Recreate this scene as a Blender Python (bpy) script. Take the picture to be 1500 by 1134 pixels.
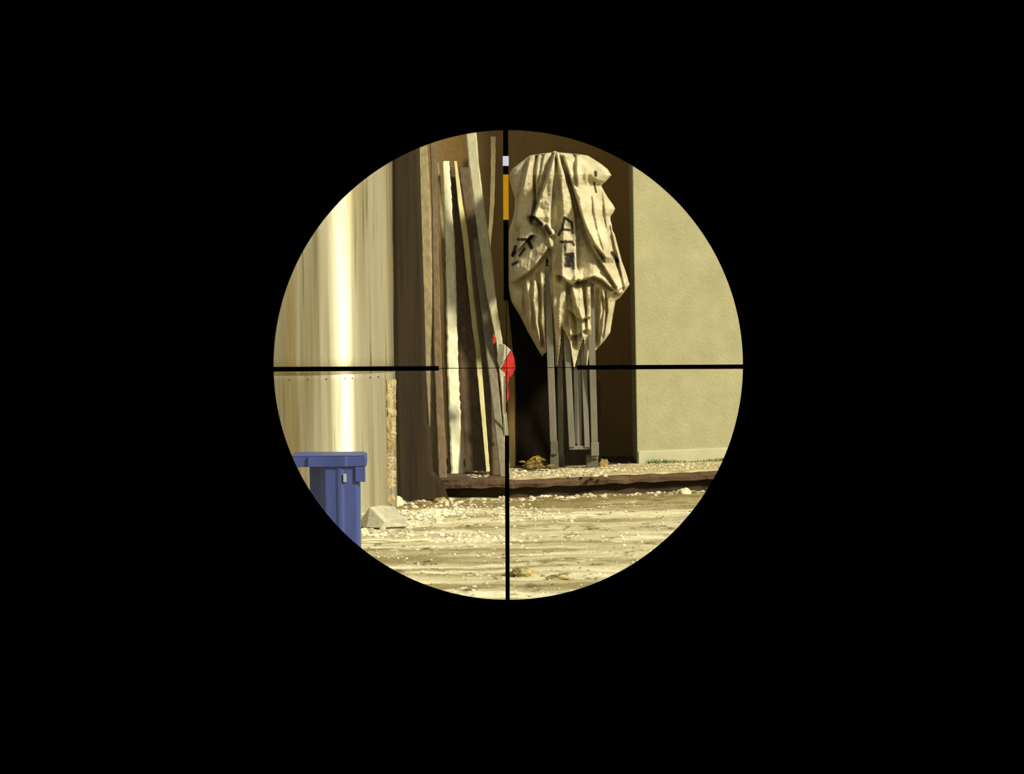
import bpy, bmesh, math, random
import numpy as np
from mathutils import Vector, Matrix, noise

random.seed(7)
rng = np.random.default_rng(7)
scn = bpy.context.scene
for o in list(bpy.data.objects):
    bpy.data.objects.remove(o)
COL = scn.collection

# ------------------------------------------------------------------ camera
FPX = 5800.0                      # focal length in pixels of the 1500 px wide frame
CAM = Vector((0, 0, 1.40))        # eye height behind the scope
HX, HY = 750.0, 324.0             # image position of the level view direction
ROLL = math.radians(0.9)
R_ = Vector((math.cos(ROLL), 0, -math.sin(ROLL)))
U_ = Vector((math.sin(ROLL), 0, math.cos(ROLL)))
F_ = Vector((0, 1, 0))
cd = bpy.data.cameras.new('camera')
cam = bpy.data.objects.new('camera', cd)
COL.objects.link(cam)
cd.sensor_width = 36.0
cd.lens = 36.0 * FPX / 1500.0
cd.shift_y = -(567.0 - HY) / 1500.0
cd.clip_start = 0.005
cd.clip_end = 200
m = Matrix.Identity(4)
for i in range(3):
    m[i][0] = R_[i]; m[i][1] = U_[i]; m[i][2] = -F_[i]; m[i][3] = CAM[i]
cam.matrix_world = m
scn.camera = cam

# ------------------------------------------------------------------ world, sun, exposure
w = bpy.data.worlds.new('sky')
scn.world = w
w.use_nodes = True
bg = w.node_tree.nodes['Background']
bg.inputs[0].default_value = (0.94, 0.96, 0.90, 1)
bg.inputs[1].default_value = 0.32
sd = bpy.data.lights.new('sun', 'SUN')
sd.energy = 4.1
sd.color = (1.0, 0.945, 0.77)
sd.angle = math.radians(9)
sun = bpy.data.objects.new('sun', sd)
COL.objects.link(sun)
SAZ, SEL = math.radians(52), math.radians(34)   # to the right of the line back to the camera, above the horizon
tos = Vector((math.sin(SAZ) * math.cos(SEL), -math.cos(SAZ) * math.cos(SEL), math.sin(SEL)))
sun.rotation_euler = tos.to_track_quat('Z', 'Y').to_euler()
sun.location = (4, 2, 8)
vs = scn.view_settings
scn.display_settings.display_device = 'sRGB'
vs.view_transform = 'Standard'
vs.look = 'None'
vs.exposure = 0.3
vs.gamma = 1.0
vs.use_curve_mapping = False


# ------------------------------------------------------------------ helpers
def ray(px, py):
    return R_ * ((px - HX) / FPX) + U_ * (-(py - HY) / FPX) + F_

def P(px, py, Y):
    return CAM + ray(px, py) * Y

def G(px, py, z=0.0):
    d = ray(px, py)
    return CAM + d * ((z - CAM.z) / d.z)

def lin(r, g, b):
    def f(c):
        c /= 255.0
        return c / 12.92 if c <= 0.04045 else ((c + 0.055) / 1.055) ** 2.4
    return (f(r), f(g), f(b), 1.0)

def mat(name, c1, c2=None, rough=0.8, scale=(8, 8, 8), detail=6, bump=0.0, bscale=None, lo=0.35, hi=0.65,
        metal=0.0, spec=0.3, extra=None):
    """noise-mixed two-colour principled material with relief; extra(nt, colour_socket) -> colour_socket"""
    mt = bpy.data.materials.new(name)
    mt.use_nodes = True
    nt = mt.node_tree
    b = nt.nodes['Principled BSDF']
    b.inputs['Roughness'].default_value = rough
    b.inputs['Metallic'].default_value = metal
    b.inputs['Specular IOR Level'].default_value = spec
    tc = nt.nodes.new('ShaderNodeTexCoord')
    mp = nt.nodes.new('ShaderNodeMapping')
    mp.inputs['Scale'].default_value = scale
    nt.links.new(tc.outputs['Object'], mp.inputs[0])
    nz = nt.nodes.new('ShaderNodeTexNoise')
    nz.inputs['Scale'].default_value = 1.0
    nz.inputs['Detail'].default_value = detail
    nz.inputs['Roughness'].default_value = 0.62
    nt.links.new(mp.outputs[0], nz.inputs['Vector'])
    cr = nt.nodes.new('ShaderNodeValToRGB')
    cr.color_ramp.elements[0].position = lo
    cr.color_ramp.elements[1].position = hi
    cr.color_ramp.elements[0].color = c1
    cr.color_ramp.elements[1].color = c2 or c1
    nt.links.new(nz.outputs['Fac'], cr.inputs[0])
    sock = cr.outputs[0]
    if extra:
        sock = extra(nt, tc, sock)
    nt.links.new(sock, b.inputs['Base Color'])
    if bump:
        bp = nt.nodes.new('ShaderNodeBump')
        bp.inputs['Strength'].default_value = 1.0
        bp.inputs['Distance'].default_value = bump
        if bscale:
            mp2 = nt.nodes.new('ShaderNodeMapping')
            mp2.inputs['Scale'].default_value = bscale
            nt.links.new(tc.outputs['Object'], mp2.inputs[0])
            n2 = nt.nodes.new('ShaderNodeTexNoise')
            n2.inputs['Scale'].default_value = 1.0
            n2.inputs['Detail'].default_value = 5
            nt.links.new(mp2.outputs[0], n2.inputs['Vector'])
            nt.links.new(n2.outputs['Fac'], bp.inputs['Height'])
        else:
            nt.links.new(nz.outputs['Fac'], bp.inputs['Height'])
        nt.links.new(bp.outputs[0], b.inputs['Normal'])
    return mt

def mixcol(nt, fac, a, b):
    n = nt.nodes.new('ShaderNodeMix')
    n.data_type = 'RGBA'
    if isinstance(fac, (int, float)): n.inputs[0].default_value = fac
    else: nt.links.new(fac, n.inputs[0])
    if isinstance(a, tuple): n.inputs[6].default_value = a
    else: nt.links.new(a, n.inputs[6])
    if isinstance(b, tuple): n.inputs[7].default_value = b
    else: nt.links.new(b, n.inputs[7])
    return n.outputs[2]

def tag(o, label=None, cat=None, group=None, kind=None):
    if label: o['label'] = label
    if cat: o['category'] = cat
    if group: o['group'] = group
    if kind: o['kind'] = kind
    return o

def wloc(o):
    v = Vector((0, 0, 0))
    while o is not None:
        v = v + o.location
        o = o.parent
    return v

def empty(name, loc, label, cat, group=None):
    o = bpy.data.objects.new(name, None)
    o.location = loc
    o.empty_display_size = 0.1
    COL.objects.link(o)
    return tag(o, label, cat, group)

def obj(name, verts, faces, material, parent=None, origin=None, smooth=False, bevel=0.0, seg=2):
    """world-space geometry -> one mesh object; its origin is its parent's place or `origin`"""
    if parent is not None:
        base = wloc(parent)
    else:
        base = Vector(origin) if origin is not None else Vector((0, 0, 0))
    me = bpy.data.meshes.new(name)
    me.from_pydata([tuple(Vector(v) - base) for v in verts], [], [tuple(f) for f in faces])
    me.update()
    bm = bmesh.new(); bm.from_mesh(me)
    bmesh.ops.recalc_face_normals(bm, faces=bm.faces)
    bm.to_mesh(me); bm.free()
    if smooth:
        me.polygons.foreach_set('use_smooth', [True] * len(me.polygons))
    o = bpy.data.objects.new(name, me)
    if parent is not None: o.parent = parent
    else: o.location = base
    COL.objects.link(o)
    if material: me.materials.append(material)
    if bevel:
        b = o.modifiers.new('bevel', 'BEVEL'); b.width = bevel; b.segments = seg; b.limit_method = 'ANGLE'
        b.angle_limit = math.radians(35)
    return o

BOXF = [(0, 1, 3, 2), (4, 6, 7, 5), (0, 4, 5, 1), (2, 3, 7, 6), (0, 2, 6, 4), (1, 5, 7, 3)]
def box_v(x0, x1, y0, y1, z0, z1):
    return [(x, y, z) for x in (x0, x1) for y in (y0, y1) for z in (z0, z1)]
def box(name, x0, x1, y0, y1, z0, z1, material, parent=None, bevel=0.0, origin=None):
    return obj(name, box_v(x0, x1, y0, y1, z0, z1), BOXF, material, parent,
               origin or (((x0 + x1) / 2, (y0 + y1) / 2, z0)), bevel=bevel)

def interp(tab, y):
    ys = [t[0] for t in tab]
    return [float(np.interp(y, ys, [t[k] for t in tab])) for k in range(1, len(tab[0]))]

def strip(name, tab, Yb, Yt, th, material, parent=None, ragged=0.0, step=7.0, chamf=0.25, zmin=None, smooth=False):
    """a board: its left and right edges come as (image row, left, right), its foot stands at distance Yb, its top at Yt"""
    tab = sorted(tab)
    y0, y1 = tab[0][0], tab[-1][0]
    n = max(2, int((y1 - y0) / step))
    V, Fc = [], []
    sd_ = random.random() * 50
    for i in range(n + 1):
        y = y0 + (y1 - y0) * i / n
        xl, xr = interp(tab, y)
        t = (y - y0) / (y1 - y0)
        Y = Yt + (Yb - Yt) * t
        if ragged:
            a = noise.noise(Vector((sd_, y * 0.11, 0))) * ragged
            b = (noise.noise(Vector((sd_ + 9, y * 0.14, 0))) + 0.5 * noise.noise(Vector((sd_ + 3, y * 0.5, 0)))) * ragged
            xl += a; xr += b
        c = (xr - xl) * chamf * 0.5
        cd_ = 0.006
        row = [P(xl, y, Y + cd_), P(xl + c, y, Y), P(xr - c, y, Y), P(xr, y, Y + cd_),
               P(xr, y, Y + th), P(xl, y, Y + th)]
        V += row
    for i in range(n):
        for k in range(6):
            a, b = i * 6 + k, i * 6 + (k + 1) % 6
            Fc.append((a, b, b + 6, a + 6))
    Fc.append(tuple(range(5, -1, -1)))
    Fc.append(tuple(n * 6 + k for k in range(6)))
    org = None
    if parent is None:
        vb = V[-6:]
        org = sum((Vector(v) for v in vb), Vector()) / 6
    return obj(name, V, Fc, material, parent, org, smooth=smooth)

def stone_geo(c, rx, ry, rz, sub=2, seed=0, rough=0.25, flat=0.0):
    bm = bmesh.new()
    bmesh.ops.create_icosphere(bm, subdivisions=sub, radius=1.0)
    V = []
    for v in bm.verts:
        p = v.co.copy()
        k = 1 + rough * noise.noise(p * 1.3 + Vector((seed * 3.1, seed * 1.7, 0))) * 1.6
        p *= k
        z = p.z
        if z < -0.45: z = -0.45
        V.append((c[0] + p.x * rx, c[1] + p.y * ry, c[2] + (z + 0.45) * rz))
    Fc = [tuple(v.index for v in f.verts) for f in bm.faces]
    bm.free()
    return V, Fc

# ------------------------------------------------------------------ materials
def vgrad_stain(nt, tc, sock):
    """rust-brown stains of their own shape on the back wall"""
    mp = nt.nodes.new('ShaderNodeMapping'); mp.inputs['Scale'].default_value = (2.2, 2.2, 1.1)
    nt.links.new(tc.outputs['Object'], mp.inputs[0])
    nz = nt.nodes.new('ShaderNodeTexNoise'); nz.inputs['Scale'].default_value = 1.3; nz.inputs['Detail'].default_value = 3
    nt.links.new(mp.outputs[0], nz.inputs['Vector'])
    cr = nt.nodes.new('ShaderNodeValToRGB')
    cr.color_ramp.elements[0].position = 0.52; cr.color_ramp.elements[1].position = 0.68
    nt.links.new(nz.outputs['Fac'], cr.inputs[0])
    return mixcol(nt, cr.outputs[0], sock, lin(138, 104, 42))

M_back = mat('brown_back_wall', lin(126, 101, 60), lin(146, 118, 68), 0.9, (3, 3, 1.2), bump=0.004, bscale=(40, 40, 30), extra=vgrad_stain)
M_wall = mat('cream_stucco', lin(152, 147, 110), lin(166, 160, 122), 0.92, (7, 7, 7), bump=0.0035, bscale=(70, 70, 70), lo=0.3, hi=0.7)
M_skirt = mat('pale_skirting', lin(170, 167, 133), lin(182, 178, 143), 0.85, (8, 8, 8), bump=0.002)
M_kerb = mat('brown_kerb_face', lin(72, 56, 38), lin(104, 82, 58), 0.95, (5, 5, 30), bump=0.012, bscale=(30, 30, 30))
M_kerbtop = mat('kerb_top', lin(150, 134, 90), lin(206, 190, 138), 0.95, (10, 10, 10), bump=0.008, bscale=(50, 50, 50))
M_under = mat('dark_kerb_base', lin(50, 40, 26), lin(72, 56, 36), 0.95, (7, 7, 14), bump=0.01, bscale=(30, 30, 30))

def column_streaks(nt, tc, sock):
    def streak(scale, loc, lo, hi):
        mp = nt.nodes.new('ShaderNodeMapping'); mp.inputs['Scale'].default_value = scale; mp.inputs['Location'].default_value = loc
        nt.links.new(tc.outputs['Object'], mp.inputs[0])
        nz = nt.nodes.new('ShaderNodeTexNoise'); nz.inputs['Scale'].default_value = 1; nz.inputs['Detail'].default_value = 3
        nt.links.new(mp.outputs[0], nz.inputs['Vector'])
        cr = nt.nodes.new('ShaderNodeValToRGB')
        cr.color_ramp.elements[0].position = lo; cr.color_ramp.elements[1].position = hi
        nt.links.new(nz.outputs['Fac'], cr.inputs[0])
        return cr.outputs[0]
    s = mixcol(nt, streak((26, 26, 0.5), (0, 0, 0), 0.50, 0.76), sock, lin(140, 128, 92))
    s = mixcol(nt, streak((9, 9, 0.45), (3, 1, 0), 0.48, 0.74), s, lin(164, 142, 84))
    return mixcol(nt, streak((60, 60, 1.6), (7, 1, 0), 0.60, 0.80), s, lin(110, 98, 66))
M_col = mat('stained_pale_sheet', lin(186, 180, 150), lin(206, 199, 166), 0.5, (14, 14, 0.5), bump=0.0006, bscale=(22, 22, 0.8), metal=0.6, spec=0.6, extra=column_streaks)
_b = M_col.node_tree.nodes['Principled BSDF']
_b.inputs['Anisotropic'].default_value = 0.9; _b.inputs['Anisotropic Rotation'].default_value = 0.25
_t = M_col.node_tree.nodes.new('ShaderNodeTangent'); _t.direction_type = 'RADIAL'; _t.axis = 'Z'
M_col.node_tree.links.new(_t.outputs[0], _b.inputs['Tangent'])
M_rubble = mat('broken_plaster', lin(140, 116, 76), lin(186, 174, 132), 0.95, (12, 12, 9), bump=0.006, bscale=(40, 40, 40), lo=0.38, hi=0.62)
M_dirt_col = None

M_darkboard = mat('dark_brown_board', lin(42, 33, 19), lin(58, 46, 27), 0.9, (24, 24, 1.2), bump=0.003)
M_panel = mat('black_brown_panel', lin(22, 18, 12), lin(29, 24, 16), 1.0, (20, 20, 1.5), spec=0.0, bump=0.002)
def wood(name, a, b, rough=0.85):
    return mat(name, a, b, rough, (42, 42, 1.6), bump=0.0025)
M_wA = wood('weathered_grey_wood', lin(124, 112, 78), lin(152, 138, 98))
M_wA2 = wood('brown_grey_wood', lin(98, 82, 58), lin(120, 102, 74))
M_wB = mat('flaking_white_paint', lin(216, 210, 166), lin(240, 236, 200), 0.7, (30, 30, 5), bump=0.004)
M_wF = wood('dark_wood', lin(74, 60, 42), lin(96, 78, 56))
M_wC = wood('pale_yellow_lath', lin(200, 190, 128), lin(222, 212, 152))
M_wG = wood('shaded_brown_wood', lin(84, 70, 50), lin(104, 86, 62))
M_wH = wood('grey_wood', lin(110, 104, 84), lin(134, 124, 100))
M_wD = wood('grey_white_wood', lin(164, 158, 124), lin(188, 180, 142))
M_stake = wood('tan_stake', lin(128, 106, 58), lin(156, 132, 76))
M_red = mat('red_tape', lin(178, 36, 36), lin(200, 54, 48), 0.6, (30, 30, 30))
M_white = mat('white_tape', lin(214, 212, 184), lin(232, 228, 200), 0.5, (30, 30, 30))
M_blue = mat('blue_plastic', lin(52, 64, 120), lin(64, 77, 137), 0.45, (10, 10, 3), bump=0.0006, spec=0.5)
M_scuff = mat('scuffed_plastic', lin(150, 150, 150), lin(170, 165, 150), 0.6)
M_legs = mat('grey_steel', lin(112, 106, 92), lin(132, 126, 110), 0.5, (14, 14, 3), spec=0.5)
M_foot = mat('dark_grey_plastic', lin(84, 80, 68), lin(104, 100, 84), 0.6, (14, 14, 14))
M_conc = mat('grey_concrete', lin(170, 164, 136), lin(196, 188, 158), 0.9, (14, 14, 14), bump=0.004, bscale=(60, 60, 60))
M_stone = mat('pale_stone', lin(206, 196, 146), lin(230, 222, 176), 0.9, (18, 18, 18), bump=0.004)
M_clod = mat('ochre_clod', lin(118, 104, 58), lin(188, 172, 116), 0.95, (26, 26, 26), bump=0.008, lo=0.4, hi=0.6)
M_tan = mat('tan_stone', lin(132, 112, 54), lin(152, 132, 70), 0.9, (18, 18, 18), bump=0.004)
M_leaf = mat('yellow_leaf', lin(190, 160, 30), lin(220, 190, 50), 0.7, (30, 30, 30))
M_litter = mat('leaf_litter', lin(74, 54, 26), lin(150, 126, 60), 0.85, (30, 30, 30), lo=0.45, hi=0.62)
M_moss = mat('moss', lin(74, 98, 40), lin(120, 132, 62), 0.95, (30, 30, 30))

# scope materials
M_matt = mat('matt_black_tube', (0.0012, 0.001, 0.0016, 1), (0.0018, 0.0014, 0.0022, 1), 1.0, (40, 40, 40), spec=0.0)
M_ret = mat('black_reticle', (0.001, 0.001, 0.001, 1), (0.0015, 0.0015, 0.0015, 1), 1.0, (40, 40, 40), spec=0.0)
M_outer = mat('black_anodised', (0.012, 0.012, 0.013, 1), (0.016, 0.016, 0.017, 1), 0.45, (40, 40, 40), spec=0.4)

# ------------------------------------------------------------------ ground
def dirt_material():
    mt = bpy.data.materials.new('dry_dirt'); mt.use_nodes = True
    nt = mt.node_tree; b = nt.nodes['Principled BSDF']
    b.inputs['Roughness'].default_value = 0.95; b.inputs['Specular IOR Level'].default_value = 0.15
    tc = nt.nodes.new('ShaderNodeTexCoord')
    def nz(scale, detail, loc=(0, 0, 0), rough=0.6):
        mp = nt.nodes.new('ShaderNodeMapping'); mp.inputs['Scale'].default_value = scale; mp.inputs['Location'].default_value = loc
        nt.links.new(tc.outputs['Object'], mp.inputs[0])
        n = nt.nodes.new('ShaderNodeTexNoise'); n.inputs['Scale'].default_value = 1; n.inputs['Detail'].default_value = detail
        n.inputs['Roughness'].default_value = rough
        nt.links.new(mp.outputs[0], n.inputs['Vector'])
        return n.outputs['Fac']
    def ramp(s, a, b_, ca=(0, 0, 0, 1), cb=(1, 1, 1, 1)):
        r = nt.nodes.new('ShaderNodeValToRGB')
        r.color_ramp.elements[0].position = a; r.color_ramp.elements[1].position = b_
        r.color_ramp.elements[0].color = ca; r.color_ramp.elements[1].color = cb
        nt.links.new(s, r.inputs[0]); return r.outputs[0]
    base = ramp(nz((1.0, 1.8, 1), 6), 0.35, 0.65, lin(196, 182, 132), lin(250, 240, 198))
    trk = ramp(nz((0.35, 2.6, 1), 4, (5, 2, 0)), 0.45, 0.58)
    c = mixcol(nt, trk, base, lin(156, 142, 94))
    sx = nt.nodes.new('ShaderNodeSeparateXYZ'); nt.links.new(tc.outputs['Object'], sx.inputs[0])
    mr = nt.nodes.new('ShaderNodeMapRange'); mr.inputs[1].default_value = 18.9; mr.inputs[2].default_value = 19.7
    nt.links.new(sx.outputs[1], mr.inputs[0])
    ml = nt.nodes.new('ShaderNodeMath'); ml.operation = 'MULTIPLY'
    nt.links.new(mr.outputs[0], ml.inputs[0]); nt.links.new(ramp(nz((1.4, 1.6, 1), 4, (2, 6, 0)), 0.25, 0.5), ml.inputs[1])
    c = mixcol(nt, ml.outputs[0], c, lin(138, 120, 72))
    dk = ramp(nz((7, 4.5, 1), 7, (1, 8, 0), 0.7), 0.55, 0.66)
    c = mixcol(nt, dk, c, lin(92, 74, 40))
    lt = ramp(nz((9, 6, 1), 6, (4, 3, 0), 0.7), 0.57, 0.66)
    c = mixcol(nt, lt, c, lin(234, 224, 184))
    nt.links.new(c, b.inputs['Base Color'])
    bp = nt.nodes.new('ShaderNodeBump'); bp.inputs['Distance'].default_value = 0.012
    nt.links.new(nz((30, 30, 30), 6, (0, 0, 0), 0.7), bp.inputs['Height'])
    nt.links.new(bp.outputs[0], b.inputs['Normal'])
    return mt
M_dirt = dirt_material()

def ground_h(x, y):
    a = 0.016 * noise.noise(Vector((x * 0.5, y * 2.6, 0)))
    b = 0.010 * noise.noise(Vector((x * 2.5 + 7, y * 4.5, 3)))
    c = 0.007 * noise.noise(Vector((x * 9, y * 9, 5)))
    return a + b + c
def grid_axis(segs):
    out = []
    for a, b, n in segs:
        out += list(np.linspace(a, b, n, endpoint=False))
    out.append(segs[-1][1]); return out
gx = grid_axis([(-14, -1.7, 14), (-1.7, 1.7, 200), (1.7, 14, 14)])
gy = grid_axis([(-6, 13.8, 24), (13.8, 20.6, 300), (20.6, 30, 10)])
V, Fc = [], []
for y in gy:
    for x in gx:
        V.append((x, y, ground_h(x, y) if (abs(x) < 1.75 and 13.7 < y < 20.7) else 0.0))
nx = len(gx)
for j in range(len(gy) - 1):
    for i in range(nx - 1):
        a = j * nx + i
        Fc.append((a, a + 1, a + 1 + nx, a + nx))
tag(obj('ground', V, Fc, M_dirt, smooth=True), kind='structure')

# ------------------------------------------------------------------ kerb (raised ledge in front of the wall)
ZK = 0.10
front = [(470, 731.5), (640, 731), (750, 730), (880, 724.5), (1020, 718), (1120, 713.5)]
fl = [G(a, b) for a, b in front]
d0 = (fl[1] - fl[0]).normalized(); d1 = (fl[-1] - fl[-2]).normalized()
fl = [fl[0] + Vector((-8, 0, 0))] + fl + [fl[-1] + d1 * 7]
pts = []
for a, b in zip(fl[:-1], fl[1:]):
    n = max(2, int((b - a).length / 0.02)) if (b - a).length < 2.5 else 12
    for i in range(n): pts.append(a.lerp(b, i / n))
pts.append(fl[-1])
V, Fc, mi = [], [], []
# cross section: (out towards the camera, height)
prof = [(-0.05, -0.02), (-0.05, 0.050), (0.005, 0.052), (0.012, 0.072), (0.006, 0.094), (-0.012, ZK), (-0.10, ZK + 0.002), (-0.80, ZK + 0.001), (-3.2, ZK)]
for k, p in enumerate(pts):
    for q, (o_, z) in enumerate(prof):
        j = 0.0; jz = 0.0
        if 2 <= q <= 5:
            j = 0.012 * noise.noise(Vector((p.x * 9, q * 2.1, 0))) + 0.006 * noise.noise(Vector((p.x * 33, q * 2.1, 4)))
            jz = 0.007 * noise.noise(Vector((p.x * 14, q * 1.3, 9)))
        V.append((p.x, p.y - o_ + j, z + jz))
npf = len(prof)
obk = []
for k in range(len(pts) - 1):
    for q in range(npf - 1):
        a = k * npf + q
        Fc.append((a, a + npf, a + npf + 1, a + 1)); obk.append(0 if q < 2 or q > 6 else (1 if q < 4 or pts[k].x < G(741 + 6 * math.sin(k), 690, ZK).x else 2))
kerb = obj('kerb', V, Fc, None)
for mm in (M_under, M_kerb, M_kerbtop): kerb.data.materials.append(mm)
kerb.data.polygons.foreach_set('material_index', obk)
tag(kerb, kind='structure')

# ------------------------------------------------------------------ walls
YB = 21.75
box('wall_back', -7, 1.6, YB, YB + 0.3, -0.1, 3.4, M_back)
tag(bpy.data.objects['wall_back'], kind='structure')
wa = G(933.5, 679.5, ZK); wb = G(1100, 672.5, ZK)
wdir = Vector(((wb - wa).x, (wb - wa).y, 0)).normalized()
wn = Vector((wdir.y, -wdir.x, 0))            # towards the camera
def wall_block(name, s0, s1, proud, depth, z0, z1, material):
    a = Vector((wa.x, wa.y, 0)) + wdir * s0 + wn * proud
    b = Vector((wa.x, wa.y, 0)) + wdir * s1 + wn * proud
    V = []
    for p in (a, b):
        for q in (Vector((0, 0, 0)), Vector((0, depth, 0))):
            for z in (z0, z1): V.append(p + q + Vector((0, 0, z)))
    return tag(obj(name, V, BOXF, material, origin=(a.x, a.y, z0), bevel=0.006), kind='structure')
wall_block('wall_right', 0, 6.5, 0, 1.2, 0.0, 3.4, M_wall)
wall_block('baseboard_right', 0.002, 6.5, 0.012, 0.03, ZK - 0.01, ZK + 0.068, M_skirt)

# ------------------------------------------------------------------ round column
cxp, rp = 460.0, 118.0
Yc = 19.5
cc = G(cxp, 741, 0); cc = Vector((P(cxp, 600, Yc).x, Yc, 0))
RC = rp / FPX * Yc
zs = P(520, 549, Yc - 0.4).z           # height of the sheet seam
col = empty('column', (cc.x, cc.y, 0), None, None)
tag(col, kind='structure')
def tube_sheet(name, r, z0, z1, nseg=160, nz_=30, lip=0.0):
    V, Fc = [], []
    for j in range(nz_ + 1):
        z = z0 + (z1 - z0) * j / nz_
        for i in range(nseg):
            a = 2 * math.pi * i / nseg
            rr = r + 0.004 * noise.noise(Vector((math.cos(a) * 2.6, math.sin(a) * 2.6, z * 0.5)))
            if lip and j == nz_: rr += 0.0
            V.append((cc.x + rr * math.cos(a), cc.y + rr * math.sin(a), z))
    for j in range(nz_):
        for i in range(nseg):
            a, b = j * nseg + i, j * nseg + (i + 1) % nseg
            Fc.append((a, b, b + nseg, a + nseg))
    Fc.append(tuple(nz_ * nseg + i for i in range(nseg)))
    Fc.append(tuple(reversed(range(nseg))))
    return obj(name, V, Fc, M_col, col, smooth=False)
up = tube_sheet('sheet', RC, zs - 0.01, 3.6)
lo_ = tube_sheet('sheet', RC + 0.006, -0.02, zs)
for s_ in (up, lo_):
    for p in s_.data.polygons: p.use_smooth = len(p.vertices) == 4
# rivets under the seam
for px in (408, 432, 458, 484, 510, 520, 545, 556):
    sn = (px - cxp) / rp
    a = math.asin(max(-1, min(1, sn)))
    r = RC + 0.006
    c = Vector((cc.x + r * math.sin(a), cc.y - r * math.cos(a), zs - 0.022))
    V, Fc = stone_geo((c.x, c.y, c.z), 0.004, 0.004, 0.006, 1, px, 0.0)
    obj('rivet', V, Fc, M_kerb, col, smooth=True)

# broken plaster crust on the column's right edge, towards the dark board
V, Fc = [], []
ny, nxs = 90, 10
W = nxs + 1
def crust(j, i, back):
    y = 556 + (739 - 556) * j / ny
    t = i / nxs
    x0_ = 567 + 3.5 * noise.noise(Vector((2, y * 0.08, 0))) - 1.5 * noise.noise(Vector((5, y * 0.3, 0)))
    x1_ = 580 + 2.5 * noise.noise(Vector((9, y * 0.07, 0))) + 1.5 * noise.noise(Vector((3, y * 0.3, 0)))
    x = x0_ + (x1_ - x0_) * t
    Yp = 19.325 + 0.12 * t * t
    Yp += (0.3 + 0.7 * t) * (0.022 * noise.noise(Vector((t * 3, y * 0.10, 1))) + 0.016 * noise.noise(Vector((t * 7, y * 0.30, 4))))
    return P(x, y, Yp if not back else 19.50)
for back in (0, 1):
    for j in range(ny + 1):
        for i in range(W): V.append(crust(j, i, back))
nf = len(V) // 2
for base in (0, nf):
    for j in range(ny):
        for i in range(nxs):
            a = base + j * W + i
            Fc.append((a, a + 1, a + 1 + W, a + W))
for j in range(ny):
    for i in (0, nxs):
        a = j * W + i
        Fc.append((a, a + W, a + W + nf, a + nf))
for i in range(nxs):
    for j in (0, ny):
        a = j * W + i
        Fc.append((a, a + 1, a + 1 + nf, a + nf))
obj('broken_edge', V, Fc, M_rubble, col)

# ------------------------------------------------------------------ folded canopy
YCAN = 20.85
OUT = [  # image row, left, right outline of the bunched cloth
    (223.5, 808, 817), (226, 786, 846), (228, 776, 861), (233, 769, 869), (240, 760, 880), (248, 749.5, 890), (257, 745.5, 895.5),
    (265, 746.5, 888), (272, 748.5, 880.5), (280, 751, 884.5), (290, 754, 890.5), (300, 754, 898), (306, 754, 901), (312, 753, 898),
    (317, 752, 894), (323, 750, 894), (330, 748, 896), (337, 746, 896.5), (343, 745.5, 900), (360, 745, 904.5), (384, 744.5, 911),
    (394, 744.5, 915), (410, 744.5, 920), (417, 745, 922), (427, 746.5, 915), (436, 748, 908), (441, 749, 901.5), (449, 753, 900),
    (462, 761.5, 897.5), (487, 774, 893.7), (498, 780, 886), (514, 789, 872), (520, 793, 869), (536, 800, 862)]
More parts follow.
